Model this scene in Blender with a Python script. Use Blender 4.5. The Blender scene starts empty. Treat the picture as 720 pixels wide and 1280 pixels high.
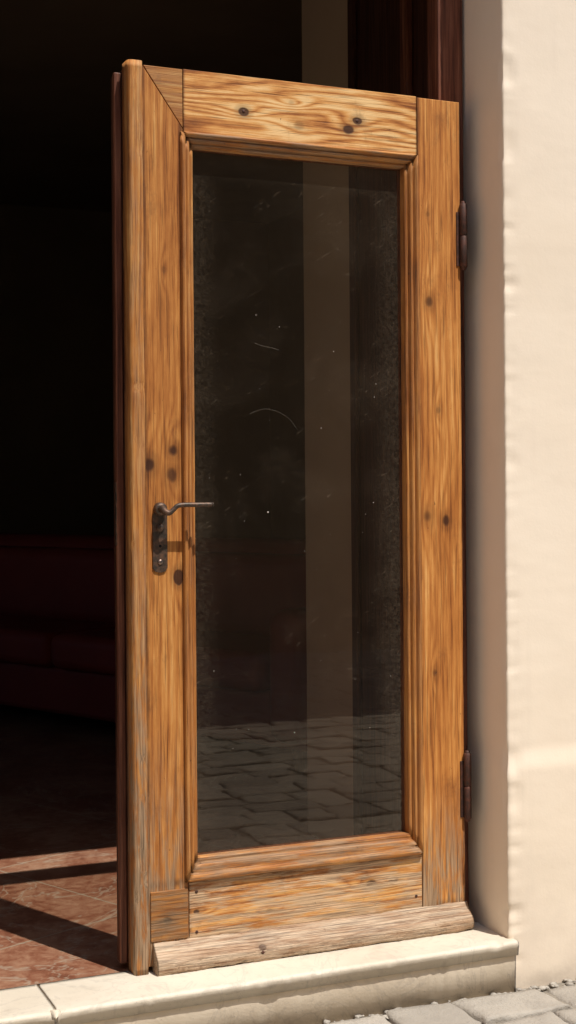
import bpy, bmesh, math, random
from mathutils import Vector, Matrix, noise
random.seed(4)
sc=bpy.context.scene
COL=sc.collection

# ------------------------------------------------------------ helpers
def empty(name,loc=(0,0,0)):
    e=bpy.data.objects.new(name,None); e.location=loc; COL.objects.link(e); return e
def add_mesh(name,bm,mat,parent=None,smooth=True,wn=True):
    bmesh.ops.recalc_face_normals(bm,faces=bm.faces)
    me=bpy.data.meshes.new(name); bm.to_mesh(me); bm.free()
    if smooth:
        for p in me.polygons: p.use_smooth=True
    ob=bpy.data.objects.new(name,me); COL.objects.link(ob)
    if mat: me.materials.append(mat)
    if parent:
        ob.parent=parent
        ob.matrix_parent_inverse=Matrix.Translation(-parent.location)
    if smooth and wn:
        m=ob.modifiers.new('wn','WEIGHTED_NORMAL'); m.keep_sharp=True; m.weight=80
    return ob
def prism(name,poly,y0,y1,mat,parent=None,bev=0.002,segs=2):
    bm=bmesh.new()
    a=[bm.verts.new((x,y0,z)) for x,z in poly]; b=[bm.verts.new((x,y1,z)) for x,z in poly]
    n=len(poly)
    bm.faces.new(a); bm.faces.new(b[::-1])
    for i in range(n): bm.faces.new((a[i],b[i],b[(i+1)%n],a[(i+1)%n]))
    if bev: bmesh.ops.bevel(bm,geom=bm.edges[:],offset=bev,segments=segs,profile=0.5,affect='EDGES')
    return add_mesh(name,bm,mat,parent)
def box(name,x0,x1,y0,y1,z0,z1,mat,parent=None,bev=0.002,segs=2):
    return prism(name,[(x0,z0),(x1,z0),(x1,z1),(x0,z1)],y0,y1,mat,parent,bev,segs)
def add_box(bm,x0,x1,y0,y1,z0,z1):
    v=[bm.verts.new(p) for p in ((x0,y0,z0),(x1,y0,z0),(x1,y1,z0),(x0,y1,z0),(x0,y0,z1),(x1,y0,z1),(x1,y1,z1),(x0,y1,z1))]
    for f in ((0,1,2,3),(4,5,6,7),(0,1,5,4),(1,2,6,5),(2,3,7,6),(3,0,4,7)): bm.faces.new([v[i] for i in f])
def tube(name,pts,rad,mat,parent=None,n=14,flat=1.0):
    bm=bmesh.new(); pts=[Vector(p) for p in pts]
    if not hasattr(rad,'__len__'): rad=[rad]*len(pts)
    rings=[]; up=Vector((0.13,0.2,1)).normalized()
    for i,p in enumerate(pts):
        t=(pts[min(i+1,len(pts)-1)]-pts[max(i-1,0)]).normalized()
        u=t.cross(up)
        if u.length<0.2: u=t.cross(Vector((1,0,0)))
        u.normalize(); w=t.cross(u)
        rings.append([bm.verts.new(p+(u*math.cos(2*math.pi*k/n)*flat+w*math.sin(2*math.pi*k/n))*rad[i]) for k in range(n)])
    for i in range(len(rings)-1):
        for k in range(n): bm.faces.new((rings[i][k],rings[i][(k+1)%n],rings[i+1][(k+1)%n],rings[i+1][k]))
    bm.faces.new(rings[0]); bm.faces.new(rings[-1])
    return add_mesh(name,bm,mat,parent,wn=False)
def smooth_path(pts,k=6):
    P=[Vector(p) for p in pts]; out=[]
    for i in range(len(P)-1):
        p0=P[max(i-1,0)];p1=P[i];p2=P[i+1];p3=P[min(i+2,len(P)-1)]
        for j in range(k):
            t=j/k
            out.append(0.5*((2*p1)+(p2-p0)*t+(2*p0-5*p1+4*p2-p3)*t*t+(3*p1-p0-3*p2+p3)*t**3))
    out.append(P[-1]); return out

# ------------------------------------------------------------ node helper
class N:
    def __init__(s,name):
        s.m=bpy.data.materials.new(name); s.m.use_nodes=True; s.t=s.m.node_tree
        s.b=s.t.nodes['Principled BSDF']; s.out=s.t.nodes['Material Output']
        s.tc=s.t.nodes.new('ShaderNodeTexCoord'); s.sep=s.t.nodes.new('ShaderNodeSeparateXYZ')
        s.t.links.new(s.tc.outputs['Object'],s.sep.inputs[0])
    def L(s,a,b): s.t.links.new(a,b)
    def put(s,sock,v):
        if isinstance(v,bpy.types.NodeSocket): s.L(v,sock)
        else: sock.default_value=v
    def M(s,op,a,b=0.0,c=0.0,clamp=False):
        n=s.t.nodes.new('ShaderNodeMath'); n.operation=op; n.use_clamp=clamp
        s.put(n.inputs[0],a); s.put(n.inputs[1],b); s.put(n.inputs[2],c); return n.outputs[0]
    def X(s): return s.sep.outputs[0]
    def Y(s): return s.sep.outputs[1]
    def Z(s): return s.sep.outputs[2]
    def V(s,x,y,z):
        n=s.t.nodes.new('ShaderNodeCombineXYZ')
        for i,v in enumerate((x,y,z)): s.put(n.inputs[i],v)
        return n.outputs[0]
    def noise(s,vec,scale=1.0,detail=3.0,rough=0.5,dist=0.0):
        n=s.t.nodes.new('ShaderNodeTexNoise'); s.L(vec,n.inputs['Vector'])
        n.inputs['Scale'].default_value=scale; n.inputs['Detail'].default_value=detail
        n.inputs['Roughness'].default_value=rough; n.inputs['Distortion'].default_value=dist
        return n.outputs['Fac']
    def ss(s,v,a,b,lo=0.0,hi=1.0):
        n=s.t.nodes.new('ShaderNodeMapRange'); n.interpolation_type='SMOOTHSTEP'
        s.put(n.inputs[0],v); n.inputs[1].default_value=a; n.inputs[2].default_value=b
        n.inputs[3].default_value=lo; n.inputs[4].default_value=hi; return n.outputs[0]
    def ramp(s,v,stops):
        n=s.t.nodes.new('ShaderNodeValToRGB'); s.put(n.inputs[0],v); e=n.color_ramp.elements
        while len(e)<len(stops): e.new(0.5)
        for i,(p,c) in enumerate(stops): e[i].position=p; e[i].color=(*c,1)
        return n.outputs[0]
    def mix(s,f,a,b,mode='MIX'):
        n=s.t.nodes.new('ShaderNodeMix'); n.data_type='RGBA'; n.blend_type=mode
        s.put(n.inputs[0],f)
        for i,v in ((6,a),(7,b)):
            if isinstance(v,tuple): n.inputs[i].default_value=(*v,1)
            else: s.L(v,n.inputs[i])
        return n.outputs[2]
    def bump(s,h,strength=0.5,dist=0.002,prev=None):
        n=s.t.nodes.new('ShaderNodeBump'); s.put(n.inputs['Height'],h)
        n.inputs['Strength'].default_value=strength; n.inputs['Distance'].default_value=dist
        if prev: s.L(prev,n.inputs['Normal'])
        return n.outputs[0]
    def fin(s,col,rough=0.6,nrm=None,spec=0.4):
        s.put(s.b.inputs['Base Color'],col if not isinstance(col,tuple) else (*col,1))
        s.put(s.b.inputs['Roughness'],rough)
        s.b.inputs['Specular IOR Level'].default_value=spec
        if nrm: s.L(nrm,s.b.inputs['Normal'])
        return s.m

# ------------------------------------------------------------ wood
HON=[(0.0,(.060,.018,.006)),(0.24,(.22,.070,.017)),(0.46,(.44,.160,.036)),(0.72,(.61,.262,.066)),(1.0,(.77,.42,.145))]
def wood(name,axis='Z',stops=HON,knots=(),seed=0.0,F=70,D=7.0,grey=(0.0,0.0),greyamt=0.0,greybase=0.0,
         dark=1.0,blotch=0.5,gcol=(.38,.26,.16),rough=0.58,ringw=.18,stain=.5,off=.46,wobw=.25,edges=()):
    s=N(name)
    a,l=(s.X(),s.Z()) if axis=='Z' else (s.Z(),s.X())
    y=s.Y()
    lo=s.noise(s.V(s.M('MULTIPLY_ADD',a,7.0,seed*3.1),s.M('MULTIPLY',y,7.0),s.M('MULTIPLY_ADD',l,1.1,seed)),1,2,.4)
    wob=s.noise(s.V(s.M('MULTIPLY_ADD',a,25.0,seed),y,s.M('MULTIPLY_ADD',l,7.0,seed*2)),1,2,.5)
    ph=s.M('MULTIPLY',s.M('ADD',a,s.M('MULTIPLY',y,0.6)),float(F))
    ph=s.M('ADD',ph,s.M('MULTIPLY',lo,float(D)))
    ph=s.M('ADD',ph,s.M('MULTIPLY',wob,float(wobw)))
    km=None
    for (ka,kl,r,inten) in knots:
        da=s.M('MULTIPLY',s.M('SUBTRACT',a,ka),1/r); dl=s.M('MULTIPLY',s.M('SUBTRACT',l,kl),1/(r*1.35))
        q=s.M('ADD',s.M('MULTIPLY',da,da),s.M('MULTIPLY',dl,dl))
        dl2=s.M('MULTIPLY',dl,0.35); q2=s.M('ADD',s.M('MULTIPLY',da,da),s.M('MULTIPLY',dl2,dl2))
        e=s.M('EXPONENT',s.M('MULTIPLY',q2,-0.25))
        ph=s.M('ADD',ph,s.M('MULTIPLY',e,1.5))
        qq=s.M('ADD',q,s.M('MULTIPLY',s.M('SUBTRACT',wob,.5),4.0))
        k=s.M('ADD',s.ss(qq,0.2,1.7,inten*.9,0.0),s.ss(qq,0.8,7.0,inten*.36,0.0))
        km=k if km is None else s.M('MAXIMUM',km,k)
    ring=s.M('MULTIPLY_ADD',s.M('SINE',s.M('MULTIPLY',ph,6.2832)),.5,.5)
    ring=s.M('POWER',ring,0.6)
    fib=s.noise(s.V(s.M('MULTIPLY_ADD',a,500.0,seed),s.M('MULTIPLY',y,500.0),s.M('MULTIPLY',l,9.0)),1,3,.65)
    fib2=s.noise(s.V(s.M('MULTIPLY_ADD',s.M('ADD',a,s.M('MULTIPLY',lo,.05)),210.0,seed*7),s.M('MULTIPLY',y,130.0),s.M('MULTIPLY',l,2.2)),1,3,.7)
    bl=s.noise(s.V(s.M('MULTIPLY_ADD',a,15.0,seed*5),s.M('MULTIPLY',y,6.0),s.M('MULTIPLY_ADD',l,3.2,seed)),1,6,.68)
    f=s.M('MULTIPLY',ring,s.M('MULTIPLY',s.ss(bl,.3,.7,.5,1.5),ringw))
    f=s.M('ADD',f,s.M('MULTIPLY',s.M('SUBTRACT',fib,.5),0.85))
    f=s.M('ADD',f,s.M('MULTIPLY',s.M('SUBTRACT',fib2,.5),0.75))
    f=s.M('ADD',f,s.M('MULTIPLY',s.M('SUBTRACT',bl,.5),float(blotch)*1.8))
    f=s.M('ADD',f,off,clamp=True)
    col=s.ramp(f,stops)
    pore=s.noise(s.V(s.M('MULTIPLY_ADD',a,330.0,seed*2),s.M('MULTIPLY',y,330.0),s.M('MULTIPLY',l,8.0)),1,2,.5)
    col=s.mix(s.ss(pore,.57,.70,0,.5),col,(.085,.028,.010))
    st=s.noise(s.V(s.M('MULTIPLY_ADD',s.X(),10.0,seed*4),y,s.M('MULTIPLY_ADD',s.Z(),6.0,seed)),1,6,.75)
    col=s.mix(s.ss(st,.54,.74,0,stain),col,(.15,.056,.023))
    dn=s.noise(s.V(s.M('MULTIPLY_ADD',s.X(),75.0,seed),y,s.M('MULTIPLY_ADD',s.Z(),55.0,seed*3)),1,3,.6)
    dent=s.ss(dn,.70,.76,0,1)
    col=s.mix(s.M('MULTIPLY',dent,.7),col,(.08,.03,.014))
    gm=None
    for (ax_,pos,wd) in edges:
        c=s.X() if ax_=='x' else s.Z()
        e=s.ss(s.M('ABSOLUTE',s.M('SUBTRACT',c,pos)),0.0,wd,1,0)
        e=s.M('MULTIPLY',e,s.ss(st,.35,.6,.35,1))
        gm=e if gm is None else s.M('MAXIMUM',gm,e)
    if gm is not None: col=s.mix(s.M('MULTIPLY',gm,.75),col,(.07,.028,.013))
    if km is not None: col=s.mix(s.M('MINIMUM',km,.95),col,(.05,.017,.008))
    if greyamt>0 or greybase>0:
        g=s.ss(s.Z(),grey[0],grey[1],greyamt,0.0)
        gn=s.noise(s.V(s.M('MULTIPLY_ADD',a,70.0,seed),s.M('MULTIPLY',y,70.0),s.M('MULTIPLY',l,9.0)),1,5,.7)
        g=s.M('MULTIPLY',s.M('ADD',g,greybase),s.ss(gn,.38,.60,0.05,1.35),clamp=True)
        gc=s.mix(s.ss(fib,.3,.7),tuple(c*.36 for c in gcol),tuple(min(1,c*1.35) for c in gcol))
        col=s.mix(s.M('MULTIPLY',g,.92),col,gc)
    if dark!=1.0: col=s.mix(1.0,col,(dark,dark,dark),'MULTIPLY')
    h=s.M('ADD',s.M('MULTIPLY',fib,.6),s.M('MULTIPLY',s.ss(pore,.55,.72),-.35))
    h=s.M('ADD',h,s.M('MULTIPLY',dent,-.8))
    if km is not None: h=s.M('SUBTRACT',h,s.M('MULTIPLY',km,.6))
    r=s.M('MULTIPLY_ADD',bl,.35,rough-.12)
    return s.fin(col,r,s.bump(h,.8,.0014),.25)

W_stileL=wood('wood_left_stile','Z',seed=1.3,F=60,D=3,knots=[(.052,1.117,.012,1),(.108,1.148,.010,.85),(.104,1.096,.012,.65),(.118,.868,.010,.95),(.09,1.55,.005,.3)],
      grey=(.02,.60),greyamt=.85,blotch=.45,dark=.86,edges=[('x',.042,.010),('x',.133,.008),('z',.19,.015)])
W_stileR=wood('wood_right_stile','Z',seed=4.1,F=60,D=4,knots=[(.757,1.51,.010,.65),(.798,.985,.010,.75),(.745,.995,.012,.65),(.78,1.25,.006,.4),(.765,.62,.007,.45),(.755,1.72,.005,.35)],
      grey=(.03,.40),greyamt=.95,blotch=.42,off=.49,dark=.97,edges=[('x',.729,.005),('z',.06,.02),('x',.845,.006)])
W_top=wood('wood_top_rail','X',seed=7.7,F=50,D=15,knots=[(1.918,.282,.008,1.0),(1.926,.568,.008,1.0),(1.903,.545,.009,.8),(1.95,.40,.006,.25),(1.90,.42,.01,.35)],blotch=.7,ringw=.42,wobw=.7,off=.37,
      stops=[(0.0,(.075,.022,.006)),(0.27,(.27,.088,.020)),(0.48,(.51,.205,.052)),(0.7,(.69,.35,.11)),(1.0,(.82,.54,.25))],edges=[('z',1.858,.007),('x',.138,.006),('x',.726,.005)])
W_corner=wood('wood_corner','X',seed=2.2,F=60,D=6,blotch=.5,dark=.74,greybase=.2)
W_bot=wood('wood_bottom_rail','X',seed=11.3,F=60,D=12,knots=[(.131,.591,.010,.9),(.133,.649,.010,.85),(.12,.155,.005,.9),(.10,.33,.006,.5)],
      blotch=.85,greybase=.85,gcol=(.62,.43,.265),dark=.92,ringw=.40,stain=.85,off=.40,edges=[('z',.186,.010),('x',.138,.008),('z',.062,.012)])
W_patch=wood('wood_patch','X',seed=14.0,F=90,D=6,knots=[(.11,.085,.009,.8)],blotch=.6,greybase=.6,dark=.66,stain=.8)
DRIFT=[(0.0,(.06,.028,.014)),(0.3,(.17,.095,.052)),(0.5,(.31,.19,.11)),(0.75,(.46,.31,.20)),(1.0,(.60,.45,.32))]
W_bar=wood('wood_weather_bar','X',seed=17.0,F=110,D=6,stops=DRIFT,knots=[(.03,.30,.006,.9)],blotch=.7,greybase=.8,gcol=(.46,.345,.24),dark=1.0,stain=.75)
W_astr=wood('wood_astragal','Z',seed=19.0,F=80,D=3,blotch=.5,greybase=.25,grey=(.0,1.1),greyamt=.75,dark=.82)
W_mv=wood('wood_moulding_v','Z',seed=23.0,F=80,D=3,blotch=.4,greybase=.15,dark=.82)
W_mh=wood('wood_moulding_h','X',seed=26.0,F=80,D=3,blotch=.5,greybase=.6,dark=.85)
def darkwood(nm,ax,mul=1):
    s=N(nm); l=s.Z() if ax=='Z' else s.X(); a=s.X() if ax=='Z' else s.Z()
    n1=s.noise(s.V(s.M('MULTIPLY',a,110.),s.M('MULTIPLY',s.Y(),110.),s.M('MULTIPLY',l,4.)),1,5,.65)
    col=s.ramp(n1,[(0.3,(.03*mul,.010*mul,.006*mul)),(.5,(.085*mul,.03*mul,.017*mul)),(.7,(.16*mul,.068*mul,.04*mul))])
    return s.fin(col,.5,s.bump(n1,.6,.0015),.3)
W_dark=darkwood('wood_dark_frame','Z',.65); W_darkh=darkwood('wood_dark_frame_h','X',.75); W_stop=darkwood('wood_frame_stop','Z',1.9)
W_back=darkwood('wood_door_back','Z',1.8)

# ------------------------------------------------------------ other materials
def plaster(name,c1,c2,stain=0.0,stcol=(.5,.4,.3),bs=.2):
    s=N(name); v=s.tc.outputs['Object']
    lo=s.noise(v,1.6,5,.6); mid=s.noise(v,9,5,.6); hi=s.noise(v,170,4,.65)
    col=s.mix(s.ss(lo,.3,.7),c1,c2)
    col=s.mix(s.ss(mid,.5,.75,0,.25),col,tuple(c*.87 for c in c1))
    col=s.mix(s.ss(hi,.62,.78,0,.18),col,tuple(c*.7 for c in c1))
    if stain:
        run=s.noise(s.V(s.M('MULTIPLY',s.X(),14.),s.M('MULTIPLY',s.Y(),14.),s.M('MULTIPLY',s.Z(),1.0)),1,4,.6)
        col=s.mix(s.ss(run,.56,.75,0,.13),col,stcol)
        stn=s.M('MULTIPLY',s.ss(s.Z(),-.12,.30,1,0),s.ss(mid,.35,.65,.15,1))
        col=s.mix(s.M('MULTIPLY',stn,stain),col,stcol)
        foot=s.M('MULTIPLY',s.ss(s.Z(),-.115,-.06,1,0),s.ss(mid,.3,.6,.3,1))
        col=s.mix(s.M('MULTIPLY',foot,.4),col,(.36,.29,.22))
    h=s.M('ADD',s.M('MULTIPLY',mid,1.0),s.M('MULTIPLY',hi,.2))
    return s.fin(col,.85,s.bump(h,bs,.006),.2)
P_out=plaster('cream_plaster',(.88,.765,.625),(.84,.72,.575),.35,(.62,.52,.42))
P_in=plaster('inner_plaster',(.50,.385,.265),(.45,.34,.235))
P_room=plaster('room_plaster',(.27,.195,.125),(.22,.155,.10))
P_opp=plaster('ochre_plaster',(.34,.25,.165),(.29,.215,.14),.3,(.25,.2,.15))
P_side=plaster('apricot_plaster',(.70,.50,.33),(.64,.45,.29),.3,(.4,.3,.2))

def stone(name,c1,c2,spk=(.25,.22,.2),rough=.55):
    s=N(name); v=s.tc.outputs['Object']
    lo=s.noise(v,3.0,5,.65,.4); mid=s.noise(v,22,5,.7); hi=s.noise(v,170,3,.6); vein=s.noise(v,6,4,.6,1.2); dirt=s.noise(v,8,6,.75)
    col=s.mix(s.ss(lo,.32,.68),c1,c2)
    col=s.mix(s.ss(mid,.5,.75,0,.45),col,tuple(c*.74 for c in c2))
    vm=s.M('ABSOLUTE',s.M('SUBTRACT',vein,.5)); col=s.mix(s.ss(vm,0,.02,.18,0),col,spk)
    col=s.mix(s.ss(hi,.64,.74,0,.45),col,spk)
    col=s.mix(s.ss(dirt,.58,.76,0,.45),col,(.30,.25,.19))
    h=s.M('ADD',s.M('MULTIPLY',mid,.8),s.M('MULTIPLY',hi,.35))
    return s.fin(col,rough,s.bump(h,.4,.003),.35)
S_sill=stone('pale_marble',(.68,.61,.50),(.60,.525,.42))
S_riser=stone('limestone',(.78,.68,.54),(.67,.57,.44),rough=.8)

def cobmat():
    s=N('cobble_stone'); v=s.tc.outputs['Object']
    g=s.t.nodes.new('ShaderNodeNewGeometry'); rnd=g.outputs['Random Per Island']
    mid=s.noise(v,14,5,.65); hi=s.noise(v,120,4,.65)
    col=s.mix(rnd,(.33,.295,.25),(.48,.435,.37))
    col=s.mix(s.ss(mid,.4,.7,0,.5),col,(.27,.24,.205)); col=s.mix(s.ss(hi,.6,.75,0,.5),col,(.18,.16,.14))
    return s.fin(col,.8,s.bump(s.M('ADD',mid,s.M('MULTIPLY',hi,.5)),.8,.008),.25)
M_cob=cobmat()
def groundmat():
    s=N('sandy_ground'); v=s.tc.outputs['Object']
    mid=s.noise(v,8,5,.65); hi=s.noise(v,260,3,.7)
    col=s.mix(mid,(.20,.175,.14),(.33,.285,.23)); col=s.mix(s.ss(hi,.5,.7),col,(.13,.11,.09))
    return s.fin(col,.9,s.bump(hi,.6,.004),.2)
M_ground=groundmat()
def floormat():
    s=N('red_marble_floor'); v=s.tc.outputs['Object']
    lo=s.noise(v,4,5,.7,.8); mid=s.noise(v,30,5,.7,.6)
    col=s.ramp(s.M('ADD',s.M('MULTIPLY',lo,.6),s.M('MULTIPLY',mid,.4)),[(.3,(.09,.030,.017)),(.45,(.22,.088,.050)),(.56,(.33,.175,.108)),(.8,(.48,.36,.25))])
    vein=s.noise(v,2.2,5,.6,1.6); vm=s.M('ABSOLUTE',s.M('SUBTRACT',vein,.5))
    col=s.mix(s.ss(vm,0,.012,.5,0),col,(.40,.34,.26))
    a=math.radians(24)
    u=s.M('ADD',s.M('MULTIPLY',s.X(),math.cos(a)),s.M('MULTIPLY',s.Y(),math.sin(a)))
    w=s.M('SUBTRACT',s.M('MULTIPLY',s.Y(),math.cos(a)),s.M('MULTIPLY',s.X(),math.sin(a)))
    fu=s.M('ABSOLUTE',s.M('SUBTRACT',s.M('FRACT',s.M('MULTIPLY_ADD',u,1/.6,20.35)),.5))
    fw=s.M('ABSOLUTE',s.M('SUBTRACT',s.M('FRACT',s.M('MULTIPLY_ADD',w,1/.6,20.2)),.5))
    j=s.ss(s.M('MAXIMUM',fu,fw),.494,.498)
    col=s.mix(s.M('MULTIPLY',j,.6),col,(.34,.34,.26))
    return s.fin(col,.35,s.bump(s.M('SUBTRACT',mid,j),.15,.002),.35)
M_floor=floormat()
def iron(name,c=(.055,.032,.022),r=.5,met=.6):
    s=N(name); v=s.tc.outputs['Object']; n1=s.noise(v,70,5,.7); n2=s.noise(v,400,3,.6)
    col=s.mix(s.ss(n1,.4,.65),c,(c[0]*2.4,c[1]*1.7,c[2]*1.4)); s.b.inputs['Metallic'].default_value=met
    return s.fin(col,s.M('MULTIPLY_ADD',n1,.4,r-.2),s.bump(s.M('ADD',n1,n2),.5,.0006),.5)
M_iron=iron('aged_bronze',(.06,.048,.038)); M_rust=iron('rusty_iron',(.045,.022,.016),.6,.3)
M_steel=iron('worn_steel',(.20,.17,.15),.35,.9)
M_black=N('dark_hole').fin((.006,.004,.003),.9)
def leather():
    s=N('dark_red_leather'); v=s.tc.outputs['Object']; n1=s.noise(v,5,5,.6); n2=s.noise(v,120,3,.6)
    return s.fin(s.mix(n1,(.20,.022,.014),(.30,.04,.025)),.6,s.bump(s.M('ADD',n1,s.M('MULTIPLY',n2,.2)),.4,.004),.3)
M_lea=leather()
def glassmat():
    s=N('old_window_glass'); v=s.tc.outputs['Object']; t=s.t
    t.nodes.remove(s.b)
    tr=t.nodes.new('ShaderNodeBsdfTransparent'); tr.inputs[0].default_value=(.76,.72,.66,1)
    gl=t.nodes.new('ShaderNodeBsdfGlossy'); gl.inputs['Roughness'].default_value=.012; gl.inputs[0].default_value=(1,.90,.78,1)
    wave=s.noise(v,2.5,1,.4)
    s.L(s.bump(wave,.06,.01),gl.inputs['Normal'])
    ge=t.nodes.new('ShaderNodeNewGeometry'); dp=t.nodes.new('ShaderNodeVectorMath'); dp.operation='DOT_PRODUCT'
    s.L(ge.outputs['Incoming'],dp.inputs[0]); s.L(ge.outputs['Normal'],dp.inputs[1])
    c=s.M('ABSOLUTE',dp.outputs['Value'])
    R=s.M('MULTIPLY_ADD',s.M('POWER',s.M('SUBTRACT',1.0,c,clamp=True),5.0),.92,.052)
    m1=t.nodes.new('ShaderNodeMixShader'); s.L(R,m1.inputs[0]); s.L(tr.outputs[0],m1.inputs[1]); s.L(gl.outputs[0],m1.inputs[2])
    df=t.nodes.new('ShaderNodeBsdfDiffuse'); df.inputs[0].default_value=(.62,.48,.34,1)
    sm=s.noise(v,5,5,.65,.5); fine=s.noise(v,140,3,.7); spk=s.noise(v,420,1,.5)
    ex=s.M('MINIMUM',s.M('SUBTRACT',s.X(),.16),s.M('SUBTRACT',.68,s.X()))
    ez=s.M('MINIMUM',s.M('SUBTRACT',s.Z(),.240),s.M('SUBTRACT',1.825,s.Z()))
    ed=s.M('MINIMUM',ex,ez)
    d=s.M('ADD',s.ss(sm,.45,.8,.006,.026),s.M('MULTIPLY',s.ss(ed,0,.08,1,0),s.ss(fine,.3,.7,.003,.045)))
    sc1=s.noise(s.V(s.M('MULTIPLY_ADD',s.X(),30.0,s.M('MULTIPLY',s.Z(),14.0)),0.0,s.M('MULTIPLY_ADD',s.Z(),260.0,s.M('MULTIPLY',s.X(),-170.0))),1,2,.5,.6)
    d=s.M('ADD',d,s.M('MULTIPLY',s.ss(sc1,.64,.74),s.ss(sm,.42,.65,0,.10)))
    d=s.M('ADD',d,s.ss(spk,.76,.82,0,.3))
    m2=t.nodes.new('ShaderNodeMixShader'); s.L(d,m2.inputs[0]); s.L(m1.outputs[0],m2.inputs[1]); s.L(df.outputs[0],m2.inputs[2])
    s.L(m2.outputs[0],s.out.inputs[0]); return s.m
M_glass=glassmat()
M_scr=N('scratch').fin((.26,.22,.17),.6)
M_dust=N('dust').fin((.6,.55,.48),.6)

# ------------------------------------------------------------ DOOR
door=empty('wooden_door',(.42,.14,0))
Y0,Y1=.12,.165; W=.8445; H=2.0; g=.0008
prism('left_stile',[(.040,.012),(.137-g,.012),(.137-g,.062),(.137-g,1.866),(.043,1.998),(.040,1.998)],Y0,Y1,W_stileL,door,.0014)
prism('corner_wedge',[(.0450,1.999),(.137-g,1.8685),(.137-g,1.999)],Y0+.0004,Y1,W_corner,door,.0012)
box('top_rail',.137+g,.727-g,Y0,Y1,1.855,2.0,W_top,door,.0015)
box('right_stile',.727+g,W,Y0+.0002,Y1,.012,1.998,W_stileR,door,.0018)
box('bottom_rail',.137+g,.727-g,Y0+.0005,Y1,.05,.188,W_bot,door,.0018)
box('repair_patch',.047,.134,Y0-.003,Y0+.01,.066,.176,W_patch,door,.002)
def vsweep(name,prof,z0,z1,mat,parent,rows=140,jit=.0011):
    bm=bmesh.new(); R=[]
    for i in range(rows+1):
        z=z0+(z1-z0)*i/rows; r=[]
        for k,(x,y) in enumerate(prof):
            dx=noise.noise(Vector((x*40,y*40,z*7)))*jit+noise.noise(Vector((x*20,y*40,z*60)))*jit*.7; dy=noise.noise(Vector((x*15+9,y*40,z*9)))*jit
            if 2<=k<=len(prof)-3:
                c=max(0,noise.noise(Vector((x*70,2.2,z*26)))-.38)*.012
                dy+=c
            r.append(bm.verts.new((x+dx,y+dy,z)))
        R.append(r)
    n=len(prof)
    for i in range(rows):
        for k in range(n): bm.faces.new((R[i][k],R[i][(k+1)%n],R[i+1][(k+1)%n],R[i+1][k]))
    bm.faces.new(R[0]); bm.faces.new(R[-1])
    return add_mesh(name,bm,mat,parent)
pr=[(.040,.150),(.0405,.1165)]
for (x,y) in [(.0402,.1125),(.0390,.1100),(.0370,.1085),(.034,.1080),(.018,.1080),(.0145,.1082),(.0120,.1090),(.0098,.1105),(.0080,.1130),(.0070,.1165),(.0065,.124)]: pr.append((x,y))
pr+=[(.006,.150)]
vsweep('astragal',pr,0,2.004,W_astr,door)
box('edge_core',.009,.0395,.1505,.172,.012,1.996,W_dark,door,.0015)
box('rebate_lip',-.008,.0085,.166,.182,.012,1.99,W_back,door,.003)
box('back_strip',-.006,.03,.1825,.200,.012,1.985,W_dark,door,.002)
box('latch_plate',-.0097,-.0078,.168,.180,.94,1.08,M_steel,door,.0005)
gx0,gx1,gz0,gz1=.1606,.694,.240,1.828
prof=[(0,.146),(0,.1265),(.0015,.1235),(.0045,.1225),(.0075,.1245),(.009,.1250),(.0105,.1180),(.013,.1150),(.0165,.1145),(.0185,.1175),(.020,.1175),(.0215,.1125),(.0245,.1085),(.0285,.1085),(.031,.112),(.032,.1205),(.032,.135)]
def mould(name,side,mat):
    bm=bmesh.new()
    seg=60; R=[[] for _ in range(seg+1)]
    for (o,y) in prof:
        ob=o*1.6
        x0,x1,z0,z1=gx0-o,gx1+o,gz0-ob,gz1+o
        c={'L':((x0,z0),(x0,z1)),'R':((x1,z0),(x1,z1)),'T':((x0,z1),(x1,z1)),'B':((x0,z0),(x1,z0))}[side]
        yy=y
        if side=='B' and .009<=o<=.0215: yy=min(y,.1165-(o-.009)*.25)   # broad sloping bead
        for i in range(seg+1):
            t=i/seg; x=c[0][0]+(c[1][0]-c[0][0])*t; z=c[0][1]+(c[1][1]-c[0][1])*t
            e=min(1,min(t,1-t)*25)
            j=noise.noise(Vector((x*9,o*60,z*9)))*.0009+noise.noise(Vector((x*40,o*160,z*40)))*.0006
            R[i].append(bm.verts.new((x,(yy*e+y*(1-e))+j,z)))
    n=len(prof)
    for i in range(seg):
        for k in range(n-1): bm.faces.new((R[i][k],R[i][k+1],R[i+1][k+1],R[i+1][k]))
    bm.faces.new(R[0]); bm.faces.new(R[-1])
    return add_mesh(name,bm,mat,door)
mould('moulding_left','L',W_mv); mould('moulding_right','R',W_mv); mould('moulding_top','T',W_mh); mould('moulding_bottom','B',W_mh)
box('back_bead_left',.134,.1606,.147,.163,.19,1.86,W_back,door,.002)
box('back_bead_right',.694,.73,.147,.163,.19,1.86,W_back,door,.002)
box('back_bead_top',.1610,.6935,.147,.163,1.828,1.86,W_back,door,.002)
box('back_bead_bottom',.1610,.6935,.147,.163,.18,.240,W_back,door,.002)
bm=bmesh.new(); vs=[bm.verts.new(p) for p in ((.158,.1455,.23),(.70,.1455,.23),(.70,.1455,1.84),(.158,.1455,1.84))]; bm.faces.new(vs)
add_mesh('glass_pane',bm,M_glass,door,False)
bm=bmesh.new()
cp=[(.118,.0),(.088,.001),(.0845,.006),(.084,.018),(.0855,.026),(.090,.032),(.098,.040),(.108,.049),(.114,.056),(.1185,.062),(.124,.062),(.124,0)]
R=[]
for i in range(161):
    x=.052+(.848-.052)*i/160; r=[]
    for k,(y,z) in enumerate(cp):
        j=noise.noise(Vector((x*22,y*50,z*50)))*.0026+noise.noise(Vector((x*110,y*120,z*120)))*.0015
        r.append(bm.verts.new((x,y+j if k not in(0,11) else y,max(0.0003,z+j*.9))))
    R.append(r)
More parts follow.
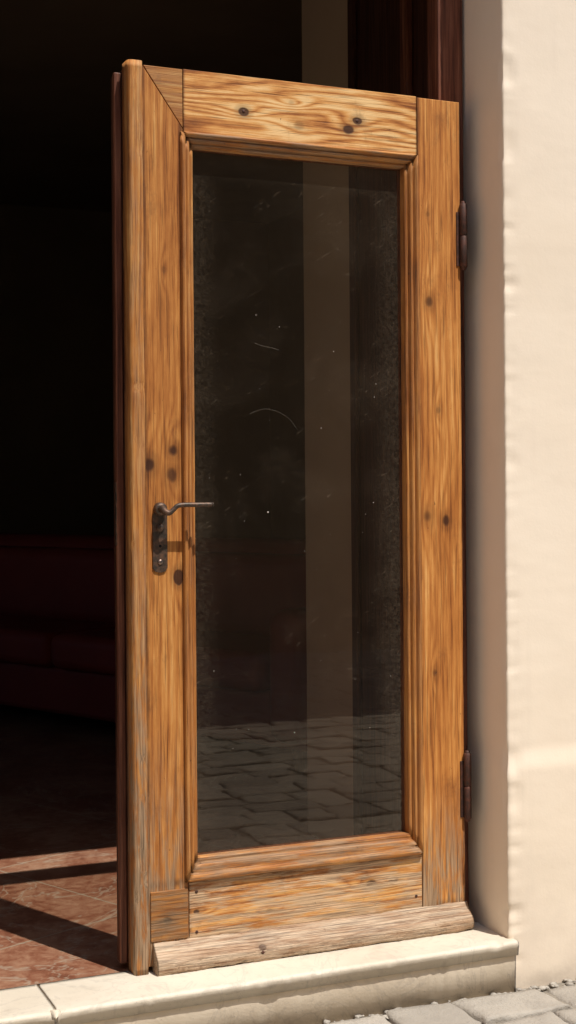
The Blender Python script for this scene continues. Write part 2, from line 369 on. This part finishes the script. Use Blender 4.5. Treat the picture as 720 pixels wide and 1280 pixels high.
for i in range(160):
    for k in range(12): bm.faces.new((R[i][k],R[i][(k+1)%12],R[i+1][(k+1)%12],R[i+1][k]))
bm.faces.new(R[0]); bm.faces.new(R[-1]); add_mesh('weather_bar',bm,W_bar,door)
def disc(name,x,y,z,r,t,mat,parent,n=16,dome=.4):
    return tube(name,[(x,y+.001,z),(x,y-t*.5,z),(x,y-t,z)],[r,r,r*(1-dome)],mat,parent,n)
for i,(x,z) in enumerate([(.282,1.920),(.568,1.926),(.155,.165),(.155,.075),(.71,.09),(.07,.16)]):
    disc('nail_%d'%i,x,Y0,z,.0035,.0012,M_rust,door,12)
disc('bar_nail',.30,.086,.02,.004,.002,M_rust,door,12)
hz=1.022
prism('handle_plate',[(.058,.890),(.063,.882),(.075,.879),(.087,.882),(.092,.890),(.092,1.005),(.088,1.014),(.075,1.018),(.062,1.014),(.058,1.005)],.1165,.1205,M_iron,door,.0008)
tube('handle_collar',[(.075,.119,hz-.002),(.075,.108,hz-.002),(.075,.103,hz-.002)],[.015,.0145,.011],M_iron,door,20)
hp=smooth_path([(.075,.106,hz-.002),(.075,.094,hz-.003),(.0775,.085,hz-.008),(.085,.080,hz-.010),(.094,.0785,hz-.003),(.103,.0775,hz+.005),(.118,.077,hz+.007),(.15,.0765,hz+.007),(.182,.076,hz+.007)],7)
rr=[.0095-.0043*min(1,i/26) for i in range(len(hp))]
tube('handle_lever',hp,rr,M_iron,door,14)
tube('handle_tip',[(.182,.076,hz+.007),(.184,.076,hz+.007),(.1855,.076,hz+.007)],[.0055,.006,.004],M_iron,door,14)
disc('plate_boss',.075,.1165,.978,.009,.005,M_iron,door,18)
disc('plate_screw',.075,.1165,.903,.006,.003,M_steel,door,16)
disc('keyhole',.075,.1168,.938,.0032,.0008,M_black,door,12,0)
for i,(z0,z1) in enumerate([(1.596,1.751),(.262,.422)]):
    x=W+.0045; y=.1135; n=2; L=(z1-z0)/n
    for k in range(n):
        a=z0+k*L+.0006; b=z0+(k+1)*L-.0006
        tube('hinge%d_knuckle%d'%(i,k),[(x,y,a),(x,y,a+.002),(x,y,b-.002),(x,y,b)],[.0078,.0092,.0092,.0078],M_rust,door,18)
    tube('hinge%d_pin'%i,[(x,y,z0-.006),(x,y,z0-.003),(x,y,z1+.003),(x,y,z1+.006)],[.0045,.0065,.0065,.0045],M_rust,door,14)
    box('hinge%d_leaf'%i,W-.012,W+.004,.1175,.1215,z0+.004,z1-.02,M_rust,door,.0008)
    box('hinge%d_frameleaf'%i,W+.002,W+.005,.118,.175,z0+.004,z1-.004,M_rust,door,.0008)
def scratch(nm,pts,r=.00022):
    tube(nm,smooth_path([(x,.1449,z) for x,z in pts],6),r,M_scr,door,5)
scratch('scratch_a',[(.315,1.398),(.335,1.392),(.36,1.388),(.375,1.384)],.00020)
scratch('scratch_b',[(.30,1.235),(.335,1.247),(.37,1.242),(.40,1.225),(.42,1.20)],.00013)
for i in range(30):
    x=random.uniform(.18,.66); z=random.uniform(.4,1.5); disc('dust_%d'%i,x,.1452,z,random.uniform(.0004,.001),.0002,M_dust,door,6)
disc('dust_big',.345,.1452,1.01,.0018,.0003,M_dust,door,8)

# ------------------------------------------------------------ HOUSE
house=empty('plastered_house',(0,0,0))
XR=.892; XL=-.56; ZT=2.9; GZ=-.112
def off(z):
    t=max(0,min(1,(.452-z)/.06)); t=t*t*(3-2*t)
    return .0075*t
path=[]
for y in (.2,.17,.14,.11,.085,.06,.04,.026,.016): path.append((XR,y,-1,0))
r=.006
for i in range(6):
    t=i/5*math.pi/2; path.append((XR+r-r*math.cos(t),r-r*math.sin(t),-math.cos(t),-math.sin(t)))
x=XR+r
for d in (.008,.01,.012,.015,.02,.02,.025,.03,.03,.04,.04,.05,.05,.06,.08,.1,.15,.2,.3,.5,.8,1,1.5): x+=d; path.append((x,0,0,-1))
zs=[GZ-.03]; z=-.13
while z<3.0: z+=.009; zs.append(z)
zs+=[3.5,4,5,6.5]
bm=bmesh.new(); R=[]
for z in zs:
    row=[]
    for k,(x,y,nx,ny) in enumerate(path):
        zz=z+noise.noise(Vector((x*2.1,y*2,.7)))*.012
        o=off(zz)*(0.45 if nx<-.9 else 1)
        amp=.0010 if (k<8) else .0013
        corner=1.0 if 9<=k<=16 else 0
        nn=noise.noise(Vector((x*7,y*7,z*7)))*amp+noise.noise(Vector((x*30,y*30,z*38)))*.0004*(1+2.3*corner)
        if corner: nn-=max(0,noise.noise(Vector((3.3,x*5,z*17)))-.15)*.008+max(0,noise.noise(Vector((8.3,x*5,z*60)))-.22)*.006
        dx=nx*(o+nn); dy=ny*(o+nn)
        row.append(bm.verts.new((x+dx,y+dy,z)))
    R.append(row)
for i in range(len(zs)-1):
    for k in range(len(path)-1): bm.faces.new((R[i][k],R[i][k+1],R[i+1][k+1],R[i+1][k]))
add_mesh('front_wall_right',bm,P_out,house,True,False)
box('wall_core_right',.97,6.0,.03,.80,GZ-.05,6.5,P_out,house,0)
box('front_wall_left',-6,XL,0,.80,GZ-.05,6.5,P_out,house,.004)
box('front_wall_above',XL+.002,XR-.001,0.001,.80,ZT,6.5,P_out,house,.004)
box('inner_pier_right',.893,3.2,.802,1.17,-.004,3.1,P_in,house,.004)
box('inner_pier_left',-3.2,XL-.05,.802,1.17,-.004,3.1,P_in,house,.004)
box('jamb_stop',.815,.885,.171,.226,.0,ZT,W_stop,house,.003)
box('jamb_lining',.889,.965,.2,.801,.0,ZT,W_dark,house,.002)
box('jamb_bead_a',.868,.8885,.435,.472,.0,ZT,W_stop,house,.005)
box('jamb_bead_b',.872,.8885,.765,.801,.0,ZT,W_dark,house,.005)
box('jamb_left',XL+.001,XL+.07,.171,.30,.0,ZT,W_dark,house,.003)
box('jamb_left_lining',XL-.05,XL+.002,.30,.801,.0,ZT,W_dark,house,.003)
box('frame_head',XL+.0705,.8145,.173,.226,2.31,2.39,W_darkh,house,.003)
box('sun_block_panel',XL+.0705,.8145,.19,.215,2.3905,ZT,W_darkh,house,.001)  # unseen panel added above the frame head to block the sun
box('interior_floor',-3.3,3.3,.151,7.2,-.06,-.003,M_floor,house,0)
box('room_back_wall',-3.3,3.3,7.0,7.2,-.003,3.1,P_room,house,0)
wy0,wy1,wz0,wz1=2.6,4.5,.9,2.4  # unseen window opening, added so skylight brightens the sofa and back wall
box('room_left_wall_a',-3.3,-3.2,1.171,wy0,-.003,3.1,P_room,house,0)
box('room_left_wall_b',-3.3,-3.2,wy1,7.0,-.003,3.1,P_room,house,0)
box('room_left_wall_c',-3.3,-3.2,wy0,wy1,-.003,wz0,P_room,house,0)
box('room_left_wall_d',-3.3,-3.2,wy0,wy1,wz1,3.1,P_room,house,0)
for q in range(2): box('fill_window_bar_%d'%q,-3.27,-3.23,wy0+.63*(q+1)-.03,wy0+.63*(q+1)+.03,wz0+.001,wz1-.001,W_dark,house,.002)
box('fill_window_sill',-3.36,-3.12,wy0-.05,wy1+.05,wz0-.04,wz0+.0005,S_riser,house,.005)
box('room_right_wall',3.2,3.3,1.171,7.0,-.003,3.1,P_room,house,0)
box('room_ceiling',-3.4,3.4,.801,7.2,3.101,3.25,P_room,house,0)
box('skirting',-3.2,3.2,6.975,7.0,-.002,.12,W_darkh,house,.003)

step=empty('marble_doorstep',(.1,.06,0))
def slab(nm,x0,x1,y0,y1,z0,z1,mat,rr=.009):
    bm=bmesh.new(); prof=[(y1,z0),(y0+.003,z0)]
    for i in range(7):
        t=i/6*math.pi/2; prof.append((y0+rr-rr*math.cos(t),z1-rr+rr*math.sin(t)))
    for q in range(1,12): prof.append((y0+rr+(y1-y0-rr)*q/11,z1))
    n=len(prof); R=[]; S=max(2,int((x1-x0)/.006))
    for i in range(S+1):
        x=x0+(x1-x0)*i/S; r=[]
        for k,(y,z) in enumerate(prof):
            j=noise.noise(Vector((x*14,y*14,z*14)))*.0012+noise.noise(Vector((x*60,y*60,z*60)))*.0008
            c=(max(0,noise.noise(Vector((x*22,4.4,z*9)))-.3)*.012+max(0,noise.noise(Vector((x*75,1.4,z*30)))-.25)*.006) if 2<=k<=8 else 0
            r.append(bm.verts.new((x,y-j*(k<9)+c,z+j*.4-c*.6)))
        R.append(r)
    for i in range(S):
        for k in range(n): bm.faces.new((R[i][k],R[i][(k+1)%n],R[i+1][(k+1)%n],R[i+1][k]))
    bm.faces.new(R[0]); bm.faces.new(R[-1]); return add_mesh(nm,bm,mat,step)
slab('sill_slab_main',-.1993,.902,-.028,.15,-.034,0,S_sill)
slab('sill_slab_side',-.60,-.2005,-.0275,.15,-.034,-.0004,S_sill)
slab('riser',-.60,.90,-.018,.15,GZ-.05,-.0345,S_riser,.004)
box('joint_mortar',-.21,-.19,-.022,.148,-.03,-.003,S_riser,step,0)

# ------------------------------------------------------------ SOFA
sofa=empty('red_sofa',(0,0,0))
def rbox(nm,x0,x1,y0,y1,z0,z1,bev,mat=M_lea):
    ob=box(nm,x0,x1,y0,y1,z0,z1,mat,None,bev,5); ob.parent=sofa; return ob
Ls=3.0; cw=(Ls-.4)/2
rbox('base',-Ls,0,0.06,.85,.08,.30,.03)
for i in range(2): rbox('seat_%d'%i,-Ls+.2+i*cw,-Ls+.2+(i+1)*cw-.006,.0,.62,.29,.45,.05)
rbox('backrest',-Ls+.0,.0,.62,.86,.20,.86,.10)
for i in range(2): rbox('back_cushion_%d'%i,-Ls+.2+i*cw,-Ls+.2+(i+1)*cw-.006,.50,.70,.43,.80,.07)
rbox('armrest_right',-.2,-.002,.02,.84,.10,.62,.07); rbox('armrest_left',-Ls+.002,-Ls+.2,.02,.84,.10,.62,.07)
for i,(x,y) in enumerate([(-.08,.1),(-.08,.78),(-Ls+.08,.1),(-Ls+.08,.78)]):
    ob=tube('leg_%d'%i,[(x,y,0),(x,y,.09)],[.02,.03],W_dark); ob.parent=sofa

# ------------------------------------------------------------ camera frame
a=math.atan2(.395,.919); fwd=Vector((math.sin(a),math.cos(a),0)); rgt=Vector((math.cos(a),-math.sin(a),0)); up=Vector((0,0,1))
cpos=Vector((-.905,-2.88,1.045))
pr_=cpos+rgt*.03+fwd*5.3; pl_=cpos+rgt*(-1.5)+fwd*6.7
d=(pr_-pl_).normalized()
sofa.location=(pr_.x,pr_.y,-.003); sofa.rotation_euler=(0,0,math.atan2(d.y,d.x))

# ------------------------------------------------------------ STREET
bm=bmesh.new(); s_=150
vs=[bm.verts.new(p) for p in ((-s_,-s_,GZ-.010),(s_,-s_,GZ-.010),(s_,s_,GZ-.010),(-s_,s_,GZ-.010))]; bm.faces.new(vs)
add_mesh('ground',bm,M_ground,None,False)
bm=bmesh.new()
v_=-.036
while v_>-6.3:
    dpt=random.uniform(.13,.19); x=-5.0+random.uniform(-.2,.2)
    while x<5.5:
        w=random.uniform(.14,.30); gp=.002+random.random()*.005
        x0,x1,y0,y1=x+gp,x+w-gp,v_-dpt+gp,v_-gp
        top=GZ+random.uniform(-.004,.004); n=8
        G=[]
        tl=(random.uniform(-.003,.003),random.uniform(-.003,.003))
        cj=[(random.uniform(-.010,.010),random.uniform(-.008,.008)) for _ in range(4)]
        for i in range(n+1):
            rowv=[]
            for j in range(n+1):
                u=i/n; v=j/n
                uu=.5-.5*math.cos(math.pi*u); vv=.5-.5*math.cos(math.pi*v)
                jx=(cj[0][0]*(1-u)*(1-v)+cj[1][0]*u*(1-v)+cj[2][0]*u*v+cj[3][0]*(1-u)*v)
                jy=(cj[0][1]*(1-u)*(1-v)+cj[1][1]*u*(1-v)+cj[2][1]*u*v+cj[3][1]*(1-u)*v)
                e=max(abs(2*u-1),abs(2*v-1))
                cx=(x0+x1)/2+(uu-.5)*(x1-x0)+jx; cy=(y0+y1)/2+(vv-.5)*(y1-y0)+jy
                if e>.99:
                    cx+=noise.noise(Vector((cx*35,cy*35,3)))*.012; cy+=noise.noise(Vector((cx*35,cy*35,8)))*.012
                zz=top+tl[0]*(2*uu-1)+tl[1]*(2*vv-1)-(.007 if e>.99 else 0)+noise.noise(Vector((cx*16,cy*16,0)))*.005+noise.noise(Vector((cx*60,cy*60,0)))*.0028
                rowv.append(bm.verts.new((cx,min(cy+.004*math.sin(cx*2.1),-.02),zz)))
            G.append(rowv)
        for i in range(n):
            for j in range(n): bm.faces.new((G[i][j],G[i+1][j],G[i+1][j+1],G[i][j+1]))
        rim=[G[i][0] for i in range(n+1)]+[G[n][j] for j in range(1,n+1)]+[G[i][n] for i in range(n-1,-1,-1)]+[G[0][j] for j in range(n-1,0,-1)]
        low=[bm.verts.new((v.co.x,v.co.y,GZ-.03)) for v in rim]
        for i in range(len(rim)): bm.faces.new((rim[i],rim[(i+1)%len(rim)],low[(i+1)%len(rim)],low[i]))
        x+=w
    v_-=dpt
for i in range(300):
    x=random.uniform(.4,2.6); y=-random.uniform(.010,.055)-(.012 if x<.9 else 0); s=random.uniform(.002,.011)
    bmr=bmesh.ops.create_icosphere(bm,subdivisions=1,radius=s,matrix=Matrix.Translation((x,y,GZ-.004)))
    q=random.random()*9
    for v in bmr['verts']:
        v.co.z=GZ-.004+(v.co.z-GZ+.004)*.5
        v.co+=Vector((noise.noise(v.co*90+Vector((q,0,0))),noise.noise(v.co*90+Vector((0,q,0))),0))*s*.8
add_mesh('cobblestone_paving',bm,M_cob,None,True,False)

# house across the street, then a building added for bounce light
M_shut=N('green_shutter').fin((.03,.07,.045),.5)
M_dk=N('dark_window').fin((.02,.02,.02),.1)
opp=empty('plastered_house.001',(0,-6.6,0))
YO=-6.5
box('walls',-14,14,YO-6,YO,GZ-.1,5.6,P_opp,opp,.01)
box('cornice',-14.1,14.1,YO-6.1,YO+.18,5.601,5.8,S_riser,opp,.03)
box('plinth',-14,14,YO+.001,YO+.05,GZ-.1,.55,P_opp,opp,.01)
for i in range(0,3):
    xc=i*5.4+.1; zb=1.2
    box('window_%d'%i,xc-.45,xc+.45,YO+.002,YO+.02,zb,zb+1.5,M_dk,opp,.002)
    box('window_sill_%d'%i,xc-.6,xc+.6,YO+.002,YO+.14,zb-.09,zb-.002,S_riser,opp,.01)
    for sx in (-1,1):
        cx=xc+sx*.7
        box('shutter_%d_%d'%(i,sx),cx-.23,cx+.23,YO+.022,YO+.05,zb,zb+1.5,M_shut,opp,.004)
        bm=bmesh.new()
        for q in range(22): add_box(bm,cx-.19,cx+.19,YO+.051,YO+.062,zb+.06+q*.063,zb+.095+q*.063)
        add_mesh('slats_%d_%d'%(i,sx),bm,M_shut,opp,False)
side=empty('bounce_building',(-8,-3,0))  # unseen building added at left; its sunlit warm face bounces light onto the reveal
XS=-4.6
box('walls',-12,XS,YO+.06,-1.2,GZ-.1,5.4,P_side,side,.01)
box('cornice',-12.05,XS+.2,YO+.2,-1.1,5.401,5.6,S_riser,side,.03)
for yc in (-4.9,-2.7):
    box('window',XS+.002,XS+.02,yc-.4,yc+.4,1.1,2.5,M_dk,side,.002)
    box('sill',XS+.002,XS+.14,yc-.52,yc+.52,1.01,1.098,S_riser,side,.01)
    for sy in (-1,1): box('shutter',XS+.022,XS+.05,yc+sy*.63-.22,yc+sy*.63+.22,1.1,2.5,M_shut,side,.004)

# ------------------------------------------------------------ light
S=Vector((.42,-1,2.15)).normalized()
sd=bpy.data.lights.new('sun','SUN'); sd.energy=5.0; sd.angle=math.radians(.5); sd.color=(1,.95,.87)
so=bpy.data.objects.new('sun',sd); COL.objects.link(so); so.rotation_euler=S.to_track_quat('Z','Y').to_euler(); so.location=(2,-6,8)
w=bpy.data.worlds.new('World'); sc.world=w; w.use_nodes=True
nt=w.node_tree; bg=nt.nodes['Background']; sk=nt.nodes.new('ShaderNodeTexSky'); sk.sky_type='NISHITA'; sk.sun_disc=False
sk.sun_elevation=math.asin(S.z); sk.sun_rotation=math.atan2(S.x,S.y)
nt.links.new(sk.outputs[0],bg.inputs[0]); bg.inputs[1].default_value=.14

cd=bpy.data.cameras.new('camera'); co=bpy.data.objects.new('camera',cd); COL.objects.link(co)
cd.sensor_width=36; cd.sensor_fit='AUTO'; cd.lens=50; cd.shift_y=-19/1280; cd.clip_end=1000; cd.clip_start=.05
th=math.radians(.43)
R_=rgt*math.cos(th)-up*math.sin(th); U_=up*math.cos(th)+rgt*math.sin(th)
m=Matrix((( R_.x,U_.x,-fwd.x,cpos.x),(R_.y,U_.y,-fwd.y,cpos.y),(R_.z,U_.z,-fwd.z,cpos.z),(0,0,0,1)))
co.matrix_world=m
sc.camera=co
sc.view_settings.view_transform='Standard'; sc.view_settings.look='None'; sc.view_settings.exposure=0
